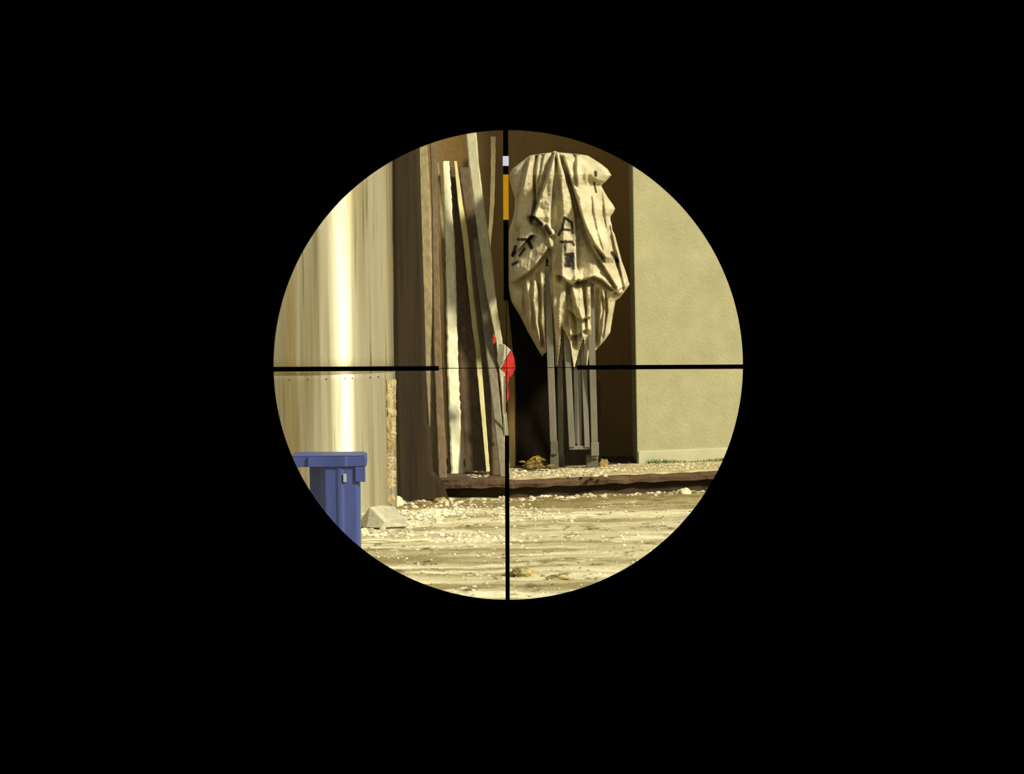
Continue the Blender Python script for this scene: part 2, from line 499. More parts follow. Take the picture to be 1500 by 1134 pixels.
# folds: ('v', amplitude right, width right, amplitude left, width left, [(x, y) ...]) or ('h', above, width, below, width, pts)
FOLDS = [
    ('v', .050, 22, -.045, 7, [(811, 226), (800, 262), (787, 298), (780, 318)]),        # big left flap from the peak
    ('v', -.035, 5, .012, 6, [(813, 228), (811, 250), (808, 278), (806, 310), (806, 335)]),
    ('v', .034, 14, -.02, 5, [(814, 228), (819, 262), (822, 300), (822, 340), (820, 380), (821, 405)]),   # lettered fold, left edge
    ('v', -.055, 9, .030, 12, [(818, 230), (827, 258), (835, 285), (841, 312), (843, 345), (843, 380), (843, 410)]),
    ('v', .050, 34, -.040, 9, [(826, 236), (836, 270), (846, 306), (856, 332), (868, 356), (884, 376)]),   # broad right facet
    ('v', .020, 8, -.02, 6, [(843, 228), (842, 248), (844, 268)]),
    ('v', -.018, 6, .016, 10, [(858, 226), (859, 246), (859, 262)]),
    ('v', -.040, 8, .012, 8, [(784, 228), (780, 250), (780, 270), (783, 292), (776, 322)]),
    ('v', .032, 10, -.020, 6, [(774, 236), (767, 268), (758, 300), (754, 330)]),
    ('v', .020, 9, -.02, 6, [(796, 228), (793, 248), (790, 268)]),
    ('h', .040, 16, -.050, 9, [(778, 316), (788, 325), (797, 334), (806, 344)]),
    ('h', .050, 26, -.055, 9, [(748, 414), (757, 409), (772, 399), (786, 385), (803, 362)]),
    ('v', .022, 10, -.028, 6, [(800, 340), (806, 365), (808, 400), (809, 440), (812, 500), (815, 534)]),
    ('h', .045, 14, -.050, 8, [(820, 402), (828, 410), (836, 416), (844, 409)]),
    ('h', .042, 18, -.050, 8, [(846, 412), (858, 408), (868, 404), (880, 409), (892, 420), (905, 430)]),
    ('v', .036, 12, -.03, 6, [(846, 300), (852, 330), (866, 362), (884, 392), (901, 420)]),
    ('v', -.03, 6, .02, 10, [(888, 340), (893, 360), (899, 382), (905, 400)]),
    ('v', .032, 10, -.026, 6, [(893, 330), (896, 345), (900, 362), (906, 384)]),
    ('v', .030, 9, -.020, 7, [(770, 415), (773, 440), (774, 470), (776, 490)]),
    ('v', -.036, 5, .018, 8, [(788, 420), (789, 450), (787, 470), (792, 500)]),
    ('v', -.030, 6, .02, 7, [(828, 415), (829, 440), (827, 470)]),
    ('v', .030, 8, -.026, 6, [(836, 420), (841, 445), (850, 465), (851, 490)]),
    ('h', .030, 10, -.035, 9, [(834, 452), (842, 462), (852, 466), (862, 463)]),
    ('h', .026, 8, -.030, 8, [(838, 490), (846, 488), (854, 482)]),
    ('v', -.024, 5, .02, 6, [(851, 412), (853, 435), (856, 455)]),
    ('v', .026, 8, -.02, 8, [(880, 425), (884, 450), (880, 480), (876, 505)]),
    ('v', -.02, 6, .018, 8, [(889, 432), (893, 455), (890, 480)]),
    ('h', .018, 8, -.02, 8, [(866, 262), (874, 266), (884, 268)]),
    ('v', .040, 12, -.034, 5, [(772, 240), (766, 268), (759, 298), (752, 326)]),
    ('v', .036, 8, -.030, 4, [(787, 230), (784, 262), (784, 296)]),
    ('v', .030, 9, -.026, 4, [(760, 340), (757, 365), (752, 395)]),
    ('v', .030, 9, -.030, 4, [(768, 418), (769, 450), (776, 488)]),
    ('v', .030, 7, -.032, 4, [(781, 412), (780, 440), (783, 470), (790, 505)]),
    ('v', .028, 7, -.030, 4, [(790, 400), (792, 430), (792, 470), (797, 505)]),
    ('v', .030, 7, -.030, 4, [(834, 424), (838, 448), (844, 470), (845, 500)]),
    ('v', .026, 6, -.028, 4, [(876, 424), (877, 450), (874, 500)]),
    ('v', .026, 6, -.028, 4, [(887, 428), (889, 455), (884, 490)]),
    ('v', .024, 6, -.026, 4, [(857, 420), (858, 450), (859, 480)]),
    ('h', .030, 12, -.034, 5, [(749, 372), (758, 366), (770, 352), (779, 344)]),
    ('v', .016, 14, -.016, 4, [(880, 270), (882, 290), (885, 318), (888, 338)]),
    ('v', .010, 14, -.010, 4, [(866, 290), (868, 312), (874, 340), (882, 366)]),
    ('h', .030, 8, -.034, 5, [(898, 428), (905, 424), (913, 418), (920, 408)]),
    ('v', .030, 8, -.030, 4, [(905, 385), (909, 400), (913, 420)]),
]
def fold_relief(px, py):
    r = np.zeros_like(px)
    for kind, a1, w1, a2, w2, pl in FOLDS:
        if kind == 'v':
            ys = np.array([p[1] for p in pl], float); xs = np.array([p[0] for p in pl], float)
            s = px - np.interp(py, ys, xs); along = py; lo, hi = ys[0], ys[-1]
        else:
            q = sorted(pl); xs = np.array([p[0] for p in q], float); ys = np.array([p[1] for p in q], float)
            s = np.interp(px, xs, ys) - py; along = px; lo, hi = xs[0], xs[-1]
        fade = np.clip((along - lo + 7) / 7, 0, 1) * np.clip((hi + 9 - along) / 9, 0, 1)
        soft = 0.5 + 0.5 * np.tanh(s / 1.1)
        k = soft * a1 * np.exp(-np.abs(s) / w1) + (1 - soft) * a2 * np.exp(-np.abs(s) / w2)
        r += k * fade
    return r
SLITS = [
    [(799, 372), (803, 380), (805, 418), (807, 440), (810, 475), (812, 508), (814, 545), (793, 545), (794, 520), (800, 514), (797, 470), (797, 418)],
    [(822, 475), (833.7, 498), (840, 534), (840, 548), (815, 548), (815, 534), (820, 495)],
    [(852, 490), (855.7, 498), (856, 531), (856, 548), (842, 548), (841.7, 534), (851, 498)],
    [(863, 413), (868, 413), (869.7, 442), (869, 482), (871, 514), (872, 548), (860, 548), (860, 531), (865, 495), (863.7, 455)],
]
def inside(poly, x, y):
    c = False
    j = len(poly) - 1
    for i in range(len(poly)):
        xi, yi = poly[i]; xj, yj = poly[j]
        if (yi > y) != (yj > y) and x < (xj - xi) * (y - yi) / (yj - yi) + xi: c = not c
        j = i
    return c
STROKES = [  # dark strokes, print and the left flap's painted underside shade: half width and line, on the front of the cloth
    (1.7, [(817.5, 344), (822, 335), (826, 319)]), (1.7, [(826, 319), (836, 326), (837.5, 341)]), (1.5, [(822, 336), (836, 337)]),
    (1.7, [(821, 354), (837, 354)]), (1.9, [(827, 353), (826, 368)]), (1.6, [(836, 354), (839, 358)]),
    (1.8, [(826, 372), (838, 371), (838.5, 392)]), (2.6, [(830, 373), (828, 388)]), (2.6, [(834, 374), (833, 388)]),
    (1.8, [(759, 350.5), (770, 350.5)]), (2.2, [(772, 352), (778, 346)]), (2.4, [(775, 356), (778, 362)]),
    (2.0, [(755, 361), (751, 374)]), (1.6, [(768, 364), (761, 374)]), (1.7, [(751, 387), (758, 383)]),
    (2.0, [(781.5, 318), (793, 328)]), (2.4, [(799, 331), (805, 341)]), (2.3, [(895, 370), (902.6, 381.5)]),
    (1.9, [(871, 253), (871, 258)]), (1.2, [(869, 268), (872, 282)]),
]
def seg_d(px, py, a, b):
    ax, ay = a; bx, by = b
    t = np.clip(((px - ax) * (bx - ax) + (py - ay) * (by - ay)) / ((bx - ax) ** 2 + (by - ay) ** 2 + 1e-9), 0, 1)
    return np.hypot(px - ax - t * (bx - ax), py - ay - t * (by - ay))

can_base = P(838, 684, 20.85); can_base.z = ZK
canopy = empty('folded_canopy', can_base, 'folded pop-up canopy, its bunched cream cloth tied around grey steel legs', 'canopy')

NR, NFc, NBk = 270, 190, 46
ys = np.linspace(OUT[0][0], OUT[-1][0], NR)
NC = NFc + NBk
tt = np.concatenate([np.linspace(math.pi, 0, NFc, endpoint=False), np.linspace(0, -math.pi, NBk, endpoint=False)])
oy = [o_[0] for o_ in OUT]
Lx = np.interp(ys, oy, [o_[1] for o_ in OUT]); Rx = np.interp(ys, oy, [o_[2] for o_ in OUT])
PX = np.zeros((NR, NC)); PY = np.repeat(ys[:, None], NC, 1); DY = np.zeros((NR, NC))
for r in range(NR):
    xc, hw = (Lx[r] + Rx[r]) / 2, (Rx[r] - Lx[r]) / 2
    PX[r] = xc + hw * np.sign(np.cos(tt)) * np.abs(np.cos(tt)) ** 0.85
    dep = 0.27 * min(1.0, 0.45 + (ys[r] - 223) / 60.0) * (1.0 if ys[r] < 430 else max(0.62, 1 - (ys[r] - 430) / 260.0))
    DY[r] = -dep * np.sign(np.sin(tt)) * np.abs(np.sin(tt)) ** 0.75
rel = fold_relief(PX, PY)
fr = np.clip(np.sin(tt), 0, 1)[None, :] ** 0.35
wr = np.zeros((NR, NC))
for r in range(NR):
    for c in range(NC):
        x_, y_ = PX[r, c], PY[r, c]
        wr[r, c] = 0.010 * noise.noise(Vector((x_ * 0.11, y_ * 0.035, 2.0))) + 0.005 * noise.noise(Vector((x_ * 0.28, y_ * 0.10, 8.0))) \
            + 0.004 * noise.noise(Vector((x_ * 0.09 + y_ * 0.12, y_ * 0.16 - x_ * 0.1, 12.0)))
ang = np.arctan2(PX - 813, PY - 206)
dist = np.hypot(PX - 813, PY - 206)
topm = np.clip((PY - 226) / 25, 0, 1) * np.clip((330 - PY) / 70, 0, 1)
lowm = np.clip((PY - 405) / 40, 0, 1)
pleat = topm * 0.014 * (1 - 2 * np.abs(np.sin(ang * 7.0 + 0.6 * np.sin(PY * 0.03)))) \
    + lowm * 0.018 * (1 - 2 * np.abs(np.sin(PX * 0.21 + 0.9 * np.sin(PY * 0.022 + PX * 0.02))))
for r in range(NR):
    for c in range(NFc):
        x_, y_ = PX[r, c], PY[r, c]
        if 315 < y_ < 450:
            m_ = min(1.0, (y_ - 315) / 30, (450 - y_) / 30)
            pleat[r, c] += m_ * 0.030 * (0.35 - abs(noise.noise(Vector((x_ * 0.035 + y_ * 0.012, y_ * 0.030 - x_ * 0.014, 21.0))))
                                         - 0.5 * abs(noise.noise(Vector((x_ * 0.08, y_ * 0.05 + x_ * 0.03, 31.0)))))
DY -= (rel * 1.9 + wr + pleat) * np.where(np.sin(tt)[None, :] >= 0, fr, 0.0)
bk = np.where(np.sin(tt)[None, :] < 0, 1.0, 0.0)
DY += bk * 0.03 * np.cos(PX * 0.35) * np.abs(np.sin(tt))[None, :]
V = []
for r in range(NR):
    for c in range(NC):
        V.append(P(PX[r, c], PY[r, c], YCAN) + Vector((0, DY[r, c], 0)))
Fc = []
for r in range(NR - 1):
    for c in range(NC):
        c2 = (c + 1) % NC
        mx = (PX[r, c] + PX[r + 1, c2]) / 2; my = (PY[r, c] + PY[r + 1, c2]) / 2
        if c < NFc:
            if my > 370 and any(inside(s_, mx, my) for s_ in SLITS): continue
        elif my > 486 + 14 * math.sin(mx * 0.5): continue
        Fc.append((r * NC + c, r * NC + c2, (r + 1) * NC + c2, (r + 1) * NC + c))
Fc.append(tuple(range(NC)))
dark = np.zeros((NR, NC))
for hwid, pl in STROKES:
    hwid = hwid * 1.25
    for a, b in zip(pl[:-1], pl[1:]):
        d = seg_d(PX, PY, a, b)
        dark = np.maximum(dark, np.clip((hwid + 0.6 - d) / 1.2, 0, 1))
grey = np.clip(1.2 - np.hypot((PX - 810) / 5.0, (PY - 286) / 18.0), 0, 1) * 0.8
dark[:, NFc:] = 0; grey[:, NFc:] = 0

def cloth_material():
    mt = bpy.data.materials.new('cream_cloth'); mt.use_nodes = True
    nt = mt.node_tree; b = nt.nodes['Principled BSDF']
    b.inputs['Roughness'].default_value = 0.75; b.inputs['Specular IOR Level'].default_value = 0.25
    tc = nt.nodes.new('ShaderNodeTexCoord')
    nz = nt.nodes.new('ShaderNodeTexNoise'); nz.inputs['Scale'].default_value = 9; nz.inputs['Detail'].default_value = 5
    nt.links.new(tc.outputs['Object'], nz.inputs['Vector'])
    cr = nt.nodes.new('ShaderNodeValToRGB')
    cr.color_ramp.elements[0].position = 0.32; cr.color_ramp.elements[1].position = 0.62
    cr.color_ramp.elements[0].color = lin(172, 161, 124); cr.color_ramp.elements[1].color = lin(202, 192, 156)
    nt.links.new(nz.outputs['Fac'], cr.inputs[0])
    at = nt.nodes.new('ShaderNodeAttribute'); at.attribute_name = 'ink_and_shade'
    sp = nt.nodes.new('ShaderNodeSeparateColor'); nt.links.new(at.outputs['Color'], sp.inputs[0])
    c = mixcol(nt, sp.outputs[1], cr.outputs[0], lin(120, 120, 104))
    c = mixcol(nt, sp.outputs[0], c, lin(44, 36, 34))
    nt.links.new(c, b.inputs['Base Color'])
    n2 = nt.nodes.new('ShaderNodeTexNoise'); n2.inputs['Scale'].default_value = 45; n2.inputs['Detail'].default_value = 4
    nt.links.new(tc.outputs['Object'], n2.inputs['Vector'])
    bp = nt.nodes.new('ShaderNodeBump'); bp.inputs['Distance'].default_value = 0.004
    nt.links.new(n2.outputs['Fac'], bp.inputs['Height']); nt.links.new(bp.outputs[0], b.inputs['Normal'])
    return mt
M_cloth = cloth_material()
cloth = obj('cover_cloth', V, Fc, M_cloth, canopy, smooth=True)
ca = cloth.data.color_attributes.new('ink_and_shade', 'FLOAT_COLOR', 'POINT')
buf = np.zeros((NR * NC, 4), np.float32); buf[:, 0] = dark.ravel(); buf[:, 1] = grey.ravel(); buf[:, 3] = 1
ca.data.foreach_set('color', buf.ravel())
so = cloth.modifiers.new('solidify', 'SOLIDIFY'); so.thickness = 0.003; so.offset = -1

def bar(name, a, b, wx, wy, material, parent, bevel=0.002):
    """square tube between two points, kept square to the view"""
    a, b = Vector(a), Vector(b)
    V = []
    for p in (a, b):
        for sx in (-1, 1):
            for sy in (-1, 1):
                V.append(p + Vector((sx * wx / 2, sy * wy / 2, 0)))
    Fc = [(0, 1, 3, 2), (4, 6, 7, 5), (0, 4, 5, 1), (2, 3, 7, 6), (0, 2, 6, 4), (1, 5, 7, 3)]
    return obj(name, V, Fc, material, parent, bevel=bevel)
pxm = 20.7 / FPX
def leg(name, top, bot, wpx, Yt, Yb, material=M_legs, d=0.026):
    return bar(name, P(top[0], top[1], Yt), P(bot[0], bot[1], Yb), wpx * pxm, d, material, canopy)
leg('leg', (801.5, 390), (812, 682), 10, 20.615, 20.72)
leg('leg', (819, 430), (822, 674), 7.5, 20.80, 20.86)
leg('brace', (829, 470), (838, 655), 9, 20.68, 20.72)
leg('brace', (847.5, 470), (849, 655), 7, 20.74, 20.74)
leg('brace', (853, 470), (860, 655), 7.5, 20.72, 20.72)
leg('leg', (864.5, 408), (871.5, 672), 9.5, 20.64, 20.74)
leg('leg', (842, 480), (845, 650), 6, 20.9, 20.9, M_foot)
bar('crossbar', P(834, 656, 20.73), P(868, 656, 20.73) + Vector((0.0, 0, 0.0)), 0.002, 0.03, M_legs, canopy)
box_pts = []
def pbox(name, x0, x1, y0, y1, Y0, Y1, material, parent, bevel=0.003, zfloor=None):
    a = P(x0, y1, Y0); b = P(x1, y0, Y0)
    z0 = zfloor if zfloor is not None else a.z
    return obj(name, box_v(a.x, b.x, Y0, Y1, z0, b.z), BOXF, material, parent, bevel=bevel, origin=((a.x + b.x) / 2, (Y0 + Y1) / 2, z0))
pbox('crossbar', 834, 868, 653, 659, 20.715, 20.745, M_legs, canopy)
pbox('foot', 806, 818, 664, 688, 20.69, 20.75, M_foot, canopy, zfloor=ZK)
pbox('foot', 818, 827, 668, 686, 20.84, 20.90, M_foot, canopy, zfloor=ZK)
pbox('foot', 859, 876, 667, 685, 20.74, 20.80, M_foot, canopy, zfloor=ZK)
pbox('foot_bracket', 866, 877, 648, 668, 20.70, 20.74, M_legs, canopy)
pbox('foot_bracket', 806.5, 817, 646, 666, 20.675, 20.70, M_foot, canopy)
# remove the degenerate first crossbar (kept only the boxed one)
for o in [c for c in canopy.children if c.name.startswith('crossbar')][:1]:
    bpy.data.objects.remove(o)
pk = P(813, 227, YCAN)
V, Fc = stone_geo((pk.x, pk.y, pk.z - 0.004), 0.022, 0.03, 0.016, 2, 5, 0.1)
obj('peak_knot', V, Fc, M_cloth, canopy, smooth=True)

# ------------------------------------------------------------------ boards leaning beside the column
def board(name, tab, Yt, th, material, label, cat='plank', ragged=0.6, Yb=None, z=ZK, **kw):
    tab = sorted(tab)
    yb, a, b = tab[-1]
    if Yb is None: Yb = G((a + b) / 2, yb, z).y
    o = strip(name, tab, Yb, Yt, th, material, None, ragged, **kw)
    return tag(o, label, cat)
board('board', [(150, 574, 613), (300, 575, 617), (450, 577, 622), (620, 579, 626), (626, 579, 631), (690, 579, 634), (706, 579, 650), (731.5, 579, 657)],
      19.92, 0.05, M_darkboard, 'dark brown upright board touching the round column, wider at its foot', 'board', 0.4, Yb=19.90, z=0)
board('plank', [(150, 603, 622), (300, 611, 631), (530, 622, 635), (699, 632.5, 642)], 21.20, 0.03, M_wA, 'weathered grey plank right beside the dark brown board')
board('plank', [(150, 628, 637), (300, 632.5, 641), (530, 635.5, 647), (700, 642, 655)], 21.25, 0.03, M_wA2, 'brown plank between the weathered grey plank and the white plank')
board('lath', [(238, 639.5, 643.5), (350, 646, 651.5), (420, 649, 654), (530, 651, 655), (693, 656.5, 660.5)], 21.42, 0.02, M_wA, 'thin greenish lath hugging the left edge of the white plank')
board('plank', [(236, 648, 658), (300, 650.5, 662), (350, 653, 665), (530, 655, 671), (640, 659, 676), (694, 661, 681)], 21.3, 0.03, M_wB,
      'bright white plank with flaking ragged lower edge', ragged=1.6, step=4)
board('plank', [(245, 659, 667), (350, 666, 679), (530, 672, 698), (690, 682, 712)], 21.5, 0.02, M_wF, 'wide dark brown plank between the white plank and the yellow lath', Yb=20.40)
board('lath', [(236, 665, 669), (300, 671, 678), (350, 678, 686), (530, 697, 705), (691, 712, 717.5)], 21.3, 0.025, M_wC, 'narrow pale yellow lath leaning left')
board('plank', [(245, 671, 687), (350, 686.5, 701), (450, 696, 706), (530, 705.5, 714), (696, 718, 733)], 21.4, 0.02, M_wG, 'brown plank just right of the yellow lath', Yb=20.30)
board('plank', [(330, 690, 703), (400, 698, 709), (450, 704, 714), (530, 713.5, 727), (698, 732.5, 743)], 21.2, 0.025, M_wH, 'grey plank under the red tape, last of the leaning row before the tan stake')
board('plank', [(170, 680, 696), (245, 687, 702), (300, 694, 709), (350, 701.5, 717), (400, 708, 723), (450, 716, 728), (500, 726, 736), (560, 733, 741), (652, 738, 745), (696, 741, 747)],
      21.15, 0.02, M_wD, 'pale grey plank leaning behind the red tape, narrowing downwards', step=5, Yb=20.36)
board('lath', [(200, 718, 726), (240, 718.5, 725.5), (300, 717, 724), (350, 714, 719.5), (420, 712, 716), (690, 704, 708)], 21.62, 0.015, M_wA, 'short thin lath against the brown wall, leaning right at its top', Yb=21.2)

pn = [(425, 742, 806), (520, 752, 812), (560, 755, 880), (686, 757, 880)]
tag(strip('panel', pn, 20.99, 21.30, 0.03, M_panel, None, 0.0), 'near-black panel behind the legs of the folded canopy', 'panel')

# stake with barrier tape
sb = G(748, 684, ZK)
stake = empty('stake', (sb.x, sb.y, ZK), 'tan wooden stake with red and white barrier tape tied round its top', 'stake')
strip('post', [(535, 744, 753), (600, 743.5, 754), (684, 744, 754.5)], sb.y, sb.y + 0.05, 0.035, M_stake, stake, 0.5)
def tape(name, pts, material, depth):
    V = [P(x, y, Y) for x, y, Y in pts]
    n = len(V)
    V2 = [v + Vector((0, depth, 0)) for v in V]
    Fc = [tuple(range(n)), tuple(range(2 * n - 1, n - 1, -1))] + [(i, (i + 1) % n, n + (i + 1) % n, n + i) for i in range(n)]
    return obj(name, V + V2, Fc, material, stake, bevel=0.002)
Y0 = 20.36
tape('white_tape', [(731, 503, Y0), (739, 505, Y0 - .02), (748, 513, Y0 - .03), (737, 532, Y0 - .02), (732, 539, Y0), (728, 528, Y0 + .01)], M_white, 0.03)
tape('red_tape', [(749, 513, Y0 - .025), (753, 524, Y0 - .01), (755, 540, Y0), (748, 553, Y0 + .01), (733, 541, Y0 - .02), (738, 532, Y0 - .03)], M_red, 0.03)
tape('tape_tail', [(734.5, 552, Y0), (740.5, 551, Y0), (741.5, 590, Y0 - .01), (741.5, 638, Y0 - .01), (738.5, 640, Y0), (735.5, 590, Y0)], M_white, 0.012)
tape('red_tape', [(741, 548, Y0 - .012), (746, 549, Y0 - .012), (744, 565, Y0 - .015), (745.5, 580, Y0 - .014), (742.5, 592, Y0 - .015), (742.5, 604, Y0 - .015), (741, 604, Y0 - .012)], M_red, 0.01)
tape('red_tape', [(722, 489, Y0), (727, 495, Y0), (726, 502, Y0), (722, 505, Y0)], M_red, 0.012)

# ------------------------------------------------------------------ blue bin
YBN = 16.4
bb = G(495, 818, 0)
YBN = bb.y
bin_ = empty('bin', (bb.x, bb.y, 0), 'blue plastic bin with overhanging lid in front of the round column', 'bin')
def prism_px(name, outline, ybot, ytop, material, parent, bevel=0.004, z0=None, taper=1.0):
    """vertical prism: outline = (px, distance) corners; ybot/ytop = image rows at the bin's distance"""
    zb = P(495, ybot, YBN).z if z0 is None else z0
    zt = P(495, ytop, YBN).z
    n = len(outline)
    top = [P(x, ytop, Y) for x, Y in outline]
    V = []
    cx_ = sum(p.x for p in top) / n; cy_ = sum(p.y for p in top) / n
    for p in top: V.append((cx_ + (p.x - cx_) * taper, cy_ + (p.y - cy_) * taper, zb))
    for p in top: V.append((p.x, p.y, zt))
    Fc = [tuple(reversed(range(n))), tuple(range(n, 2 * n))] + [(i, (i + 1) % n, n + (i + 1) % n, n + i) for i in range(n)]
    return obj(name, V, Fc, material, parent, bevel=bevel, seg=3)
Y = YBN
body = prism_px('body', [(472, Y), (476, Y - .012), (491, Y - .014), (495, Y - .02), (500, Y - .02), (504, Y - .012), (522, Y - .010), (526, Y), (528, Y + .20), (462, Y + .24), (453, Y + .07), (468, Y + .03)],
                800, 682, M_blue, bin_, z0=0.0, taper=0.985)
lid = prism_px('lid', [(424, Y - .002), (449, Y - .006), (450.5, Y - .018), (506, Y - .03), (508, Y - .024), (535, Y - .024), (537, Y - .016), (538, Y + .26), (430, Y + .30)],
               683.5, 669, M_blue, bin_, 0.003)
prism_px('lid_top', [(428, Y + .004), (452, Y - .004), (510, Y - .018), (533, Y - .014), (534, Y + .25), (434, Y + .29)], 669, 667, M_blue, bin_, 0.002)
prism_px('latch', [(520, Y - .022), (535, Y - .022), (535, Y + .03), (520, Y + .03)], 706, 684, M_blue, bin_, 0.003)
prism_px('scuff_mark', [(502.5, Y - .026), (507.5, Y - .026), (507, Y - .005), (503, Y - .005)], 706, 694, M_scuff, bin_, 0.002)

# ------------------------------------------------------------------ loose things on the ground
def slab():
    Yf = G(565, 772, 0).y
    a = [(527, 771), (541, 743), (549, 748), (565, 766), (598, 766.5), (596, 769), (562, 773), (545, 772)]
    V = []
    lowz = 0.0
    # a broken concrete corner: grey end face to the left, flat tilted upper face to the right
    pts = [P(524, 768, Yf + .05), P(541, 742.5, Yf + .02), P(565, 766, Yf - .03), P(557, 773, Yf - .05), P(537, 772, Yf),
           P(597, 767, Yf + .02), P(592, 758, Yf + .20), P(578, 742, Yf + .30), P(560, 740, Yf + .32), P(594, 771, Yf)]
    Fc = [(0, 1, 2, 3, 4), (1, 8, 7, 6, 5, 2), (2, 5, 9, 3)]
    n = len(pts)
    for p in pts: V.append(p)
    for p in pts: V.append(Vector((p.x, p.y + 0.05, -0.015)))
    ring = [0, 1, 8, 7, 6, 5, 9, 3, 4]
    for i in range(len(ring)):
        a_, b_ = ring[i], ring[(i + 1) % len(ring)]
        Fc.append((a_, b_, b_ + n, a_ + n))
    Fc.append(tuple(r + n for r in ring))
    o = obj('concrete_chunk', V, Fc, M_conc, origin=(pts[3].x, pts[3].y, 0), bevel=0.003)
    return tag(o, 'grey broken concrete chunk with tilted flat top beside the blue bin', 'rubble')
slab()
def stone_thing(name, x0, x1, ytop, ybot, material, label, cat, z=0.0, seed=1, dep=1.0, rough=0.3, flat=1.0):
    c = G((x0 + x1) / 2, ybot, z)
    s = c.y / FPX
    rx = (x1 - x0) / 2 * s
    rz = (ybot - ytop) * s / 1.45
    V, Fc = stone_geo((c.x, c.y + rx * dep * 0.6, c.z - 0.004), rx, rx * dep, rz, 3, seed, rough)
    o = obj(name, V, Fc, material, origin=(c.x, c.y + rx * dep * .6, z), smooth=False)
    return tag(o, label, cat)
stone_thing('stone', 569, 590, 727, 742, M_stone, 'pale stone lying at the foot of the dark brown board', 'stone', seed=2)
stone_thing('stone', 877, 891, 671, 684, M_tan, 'tan stone on the kerb next to the right canopy foot', 'stone', z=ZK, seed=6)
stone_thing('clod', 744, 784, 833, 845, M_clod, 'ochre dirt clod right of the lower reticle post, nearest of all', 'clod', seed=9, dep=0.7, rough=0.6)
stone_thing('clod', 800, 838, 842, 850, M_clod, 'flat low dirt clod right of the ochre clod', 'clod', seed=12, dep=0.6, rough=0.6)
stone_thing('stone', 524, 540, 773, 784, M_stone, 'pale stone against the right side of the blue bin', 'stone', seed=14)
stone_thing('stone', 994, 1012, 715, 725, M_stone, 'pale stone by the kerb foot under the right wall', 'stone', seed=15)
stone_thing('stone', 634, 656, 728, 737, M_clod, 'ochre stone against the kerb foot below the planks', 'stone', seed=17)
stone_thing('stone', 630, 645, 749, 758, M_stone, 'white stone in the gravel right of the concrete chunk', 'stone', seed=19)
# pale stick
a, b = G(522, 793, 0.012), G(630, 790.5, 0.012)
V = []
for k in range(9):
    t = k / 8
    p = a.lerp(b, t) + Vector((0, 0.01 * math.sin(t * 9), 0.004 * math.sin(t * 7)))
    for q in range(6):
        an = q * math.pi / 3
        V.append(p + Vector((0, math.cos(an) * 0.007, math.sin(an) * 0.006)))
Fc = [(k * 6 + q, k * 6 + (q + 1) % 6, (k + 1) * 6 + (q + 1) % 6, (k + 1) * 6 + q) for k in range(8) for q in range(6)] + [tuple(range(5, -1, -1)), tuple(48 + q for q in range(6))]
tag(obj('stick', V, Fc, M_stone, origin=a, smooth=True), 'long pale stick lying flat right of the blue bin', 'stick')

# gravel
def gravel_material():
    mt = bpy.data.materials.new('gravel_stones'); mt.use_nodes = True
    nt = mt.node_tree; b = nt.nodes['Principled BSDF']; b.inputs['Roughness'].default_value = 0.85
    at = nt.nodes.new('ShaderNodeAttribute'); at.attribute_name = 'tone'
    tc = nt.nodes.new('ShaderNodeTexCoord')
    nz = nt.nodes.new('ShaderNodeTexNoise'); nz.inputs['Scale'].default_value = 120
    nt.links.new(tc.outputs['Object'], nz.inputs['Vector'])
    c = mixcol(nt, at.outputs['Fac'], lin(112, 92, 52), lin(240, 234, 204))
    c2 = mixcol(nt, nz.outputs['Fac'], c, lin(200, 186, 134))
    c3 = mixcol(nt, 0.35, c, c2)
    nt.links.new(c3, b.inputs['Base Color'])
    return mt
M_gravel = gravel_material()
def gravel(name, spots, label, cat, zfun, sub=1):
    V, Fc, tone = [], [], []
    for k, (p, r, t) in enumerate(spots):
        v, f = stone_geo((p.x, p.y, zfun(p) - 0.35 * r * 0.6), r * random.uniform(.8, 1.3), r * random.uniform(.8, 1.3), r * random.uniform(.5, .85), sub, k % 97, 0.3)
        o_ = len(V); V += v; Fc += [tuple(i + o_ for i in q) for q in f]; tone += [t] * len(v)
    ob = obj(name, V, Fc, M_gravel)
    at = ob.data.attributes.new('tone', 'FLOAT', 'POINT'); at.data.foreach_set('value', tone)
    return tag(ob, label, cat, kind='stuff')
spots = []
def cluster(n, cx, cy, sx, sy, rmin, rmax, tmin, tmax):
    for _ in range(n):
        px, py = random.gauss(cx, sx), random.gauss(cy, sy)
        if py < 733: py = 733 + random.random() * 5
        spots.append((G(px, py, 0), random.uniform(rmin, rmax), random.uniform(tmin, tmax)))
cluster(90, 632, 750, 34, 6, .007, .017, .5, 1.0)
cluster(200, 640, 750, 44, 7, .003, .008, .2, 1.0)
cluster(60, 633, 754, 14, 3, .008, .022, .8, 1.0)
cluster(80, 606, 763, 22, 5, .004, .015, .3, 1.0)
cluster(80, 555, 781, 24, 4, .004, .015, .2, 1.0)
cluster(90, 700, 745, 45, 6, .004, .012, .4, 1.0)
cluster(140, 690, 789, 45, 5, .005, .012, .4, 1.0)
cluster(60, 780, 757, 40, 7, .005, .013, .4, 1.0)
for _ in range(900):
    px, py = random.uniform(470, 1080), random.uniform(734, 890)
    spots.append((G(px, py, 0), random.uniform(.003, .009), random.random() ** 0.8))
for _ in range(170):     # along the kerb foot
    px = random.uniform(575, 1060)
    y = float(np.interp(px, [f[0] for f in front], [f[1] for f in front])) + random.uniform(0, 4)
    spots.append((G(px, y, 0), random.uniform(.005, .016), random.uniform(.2, .9)))
spots = [q for q in spots if math.hypot(q[0].x - cc.x, q[0].y - cc.y) > RC + .03 and not (bb.x - .2 < q[0].x < bb.x + .14 and bb.y - .05 < q[0].y < bb.y + .34)]
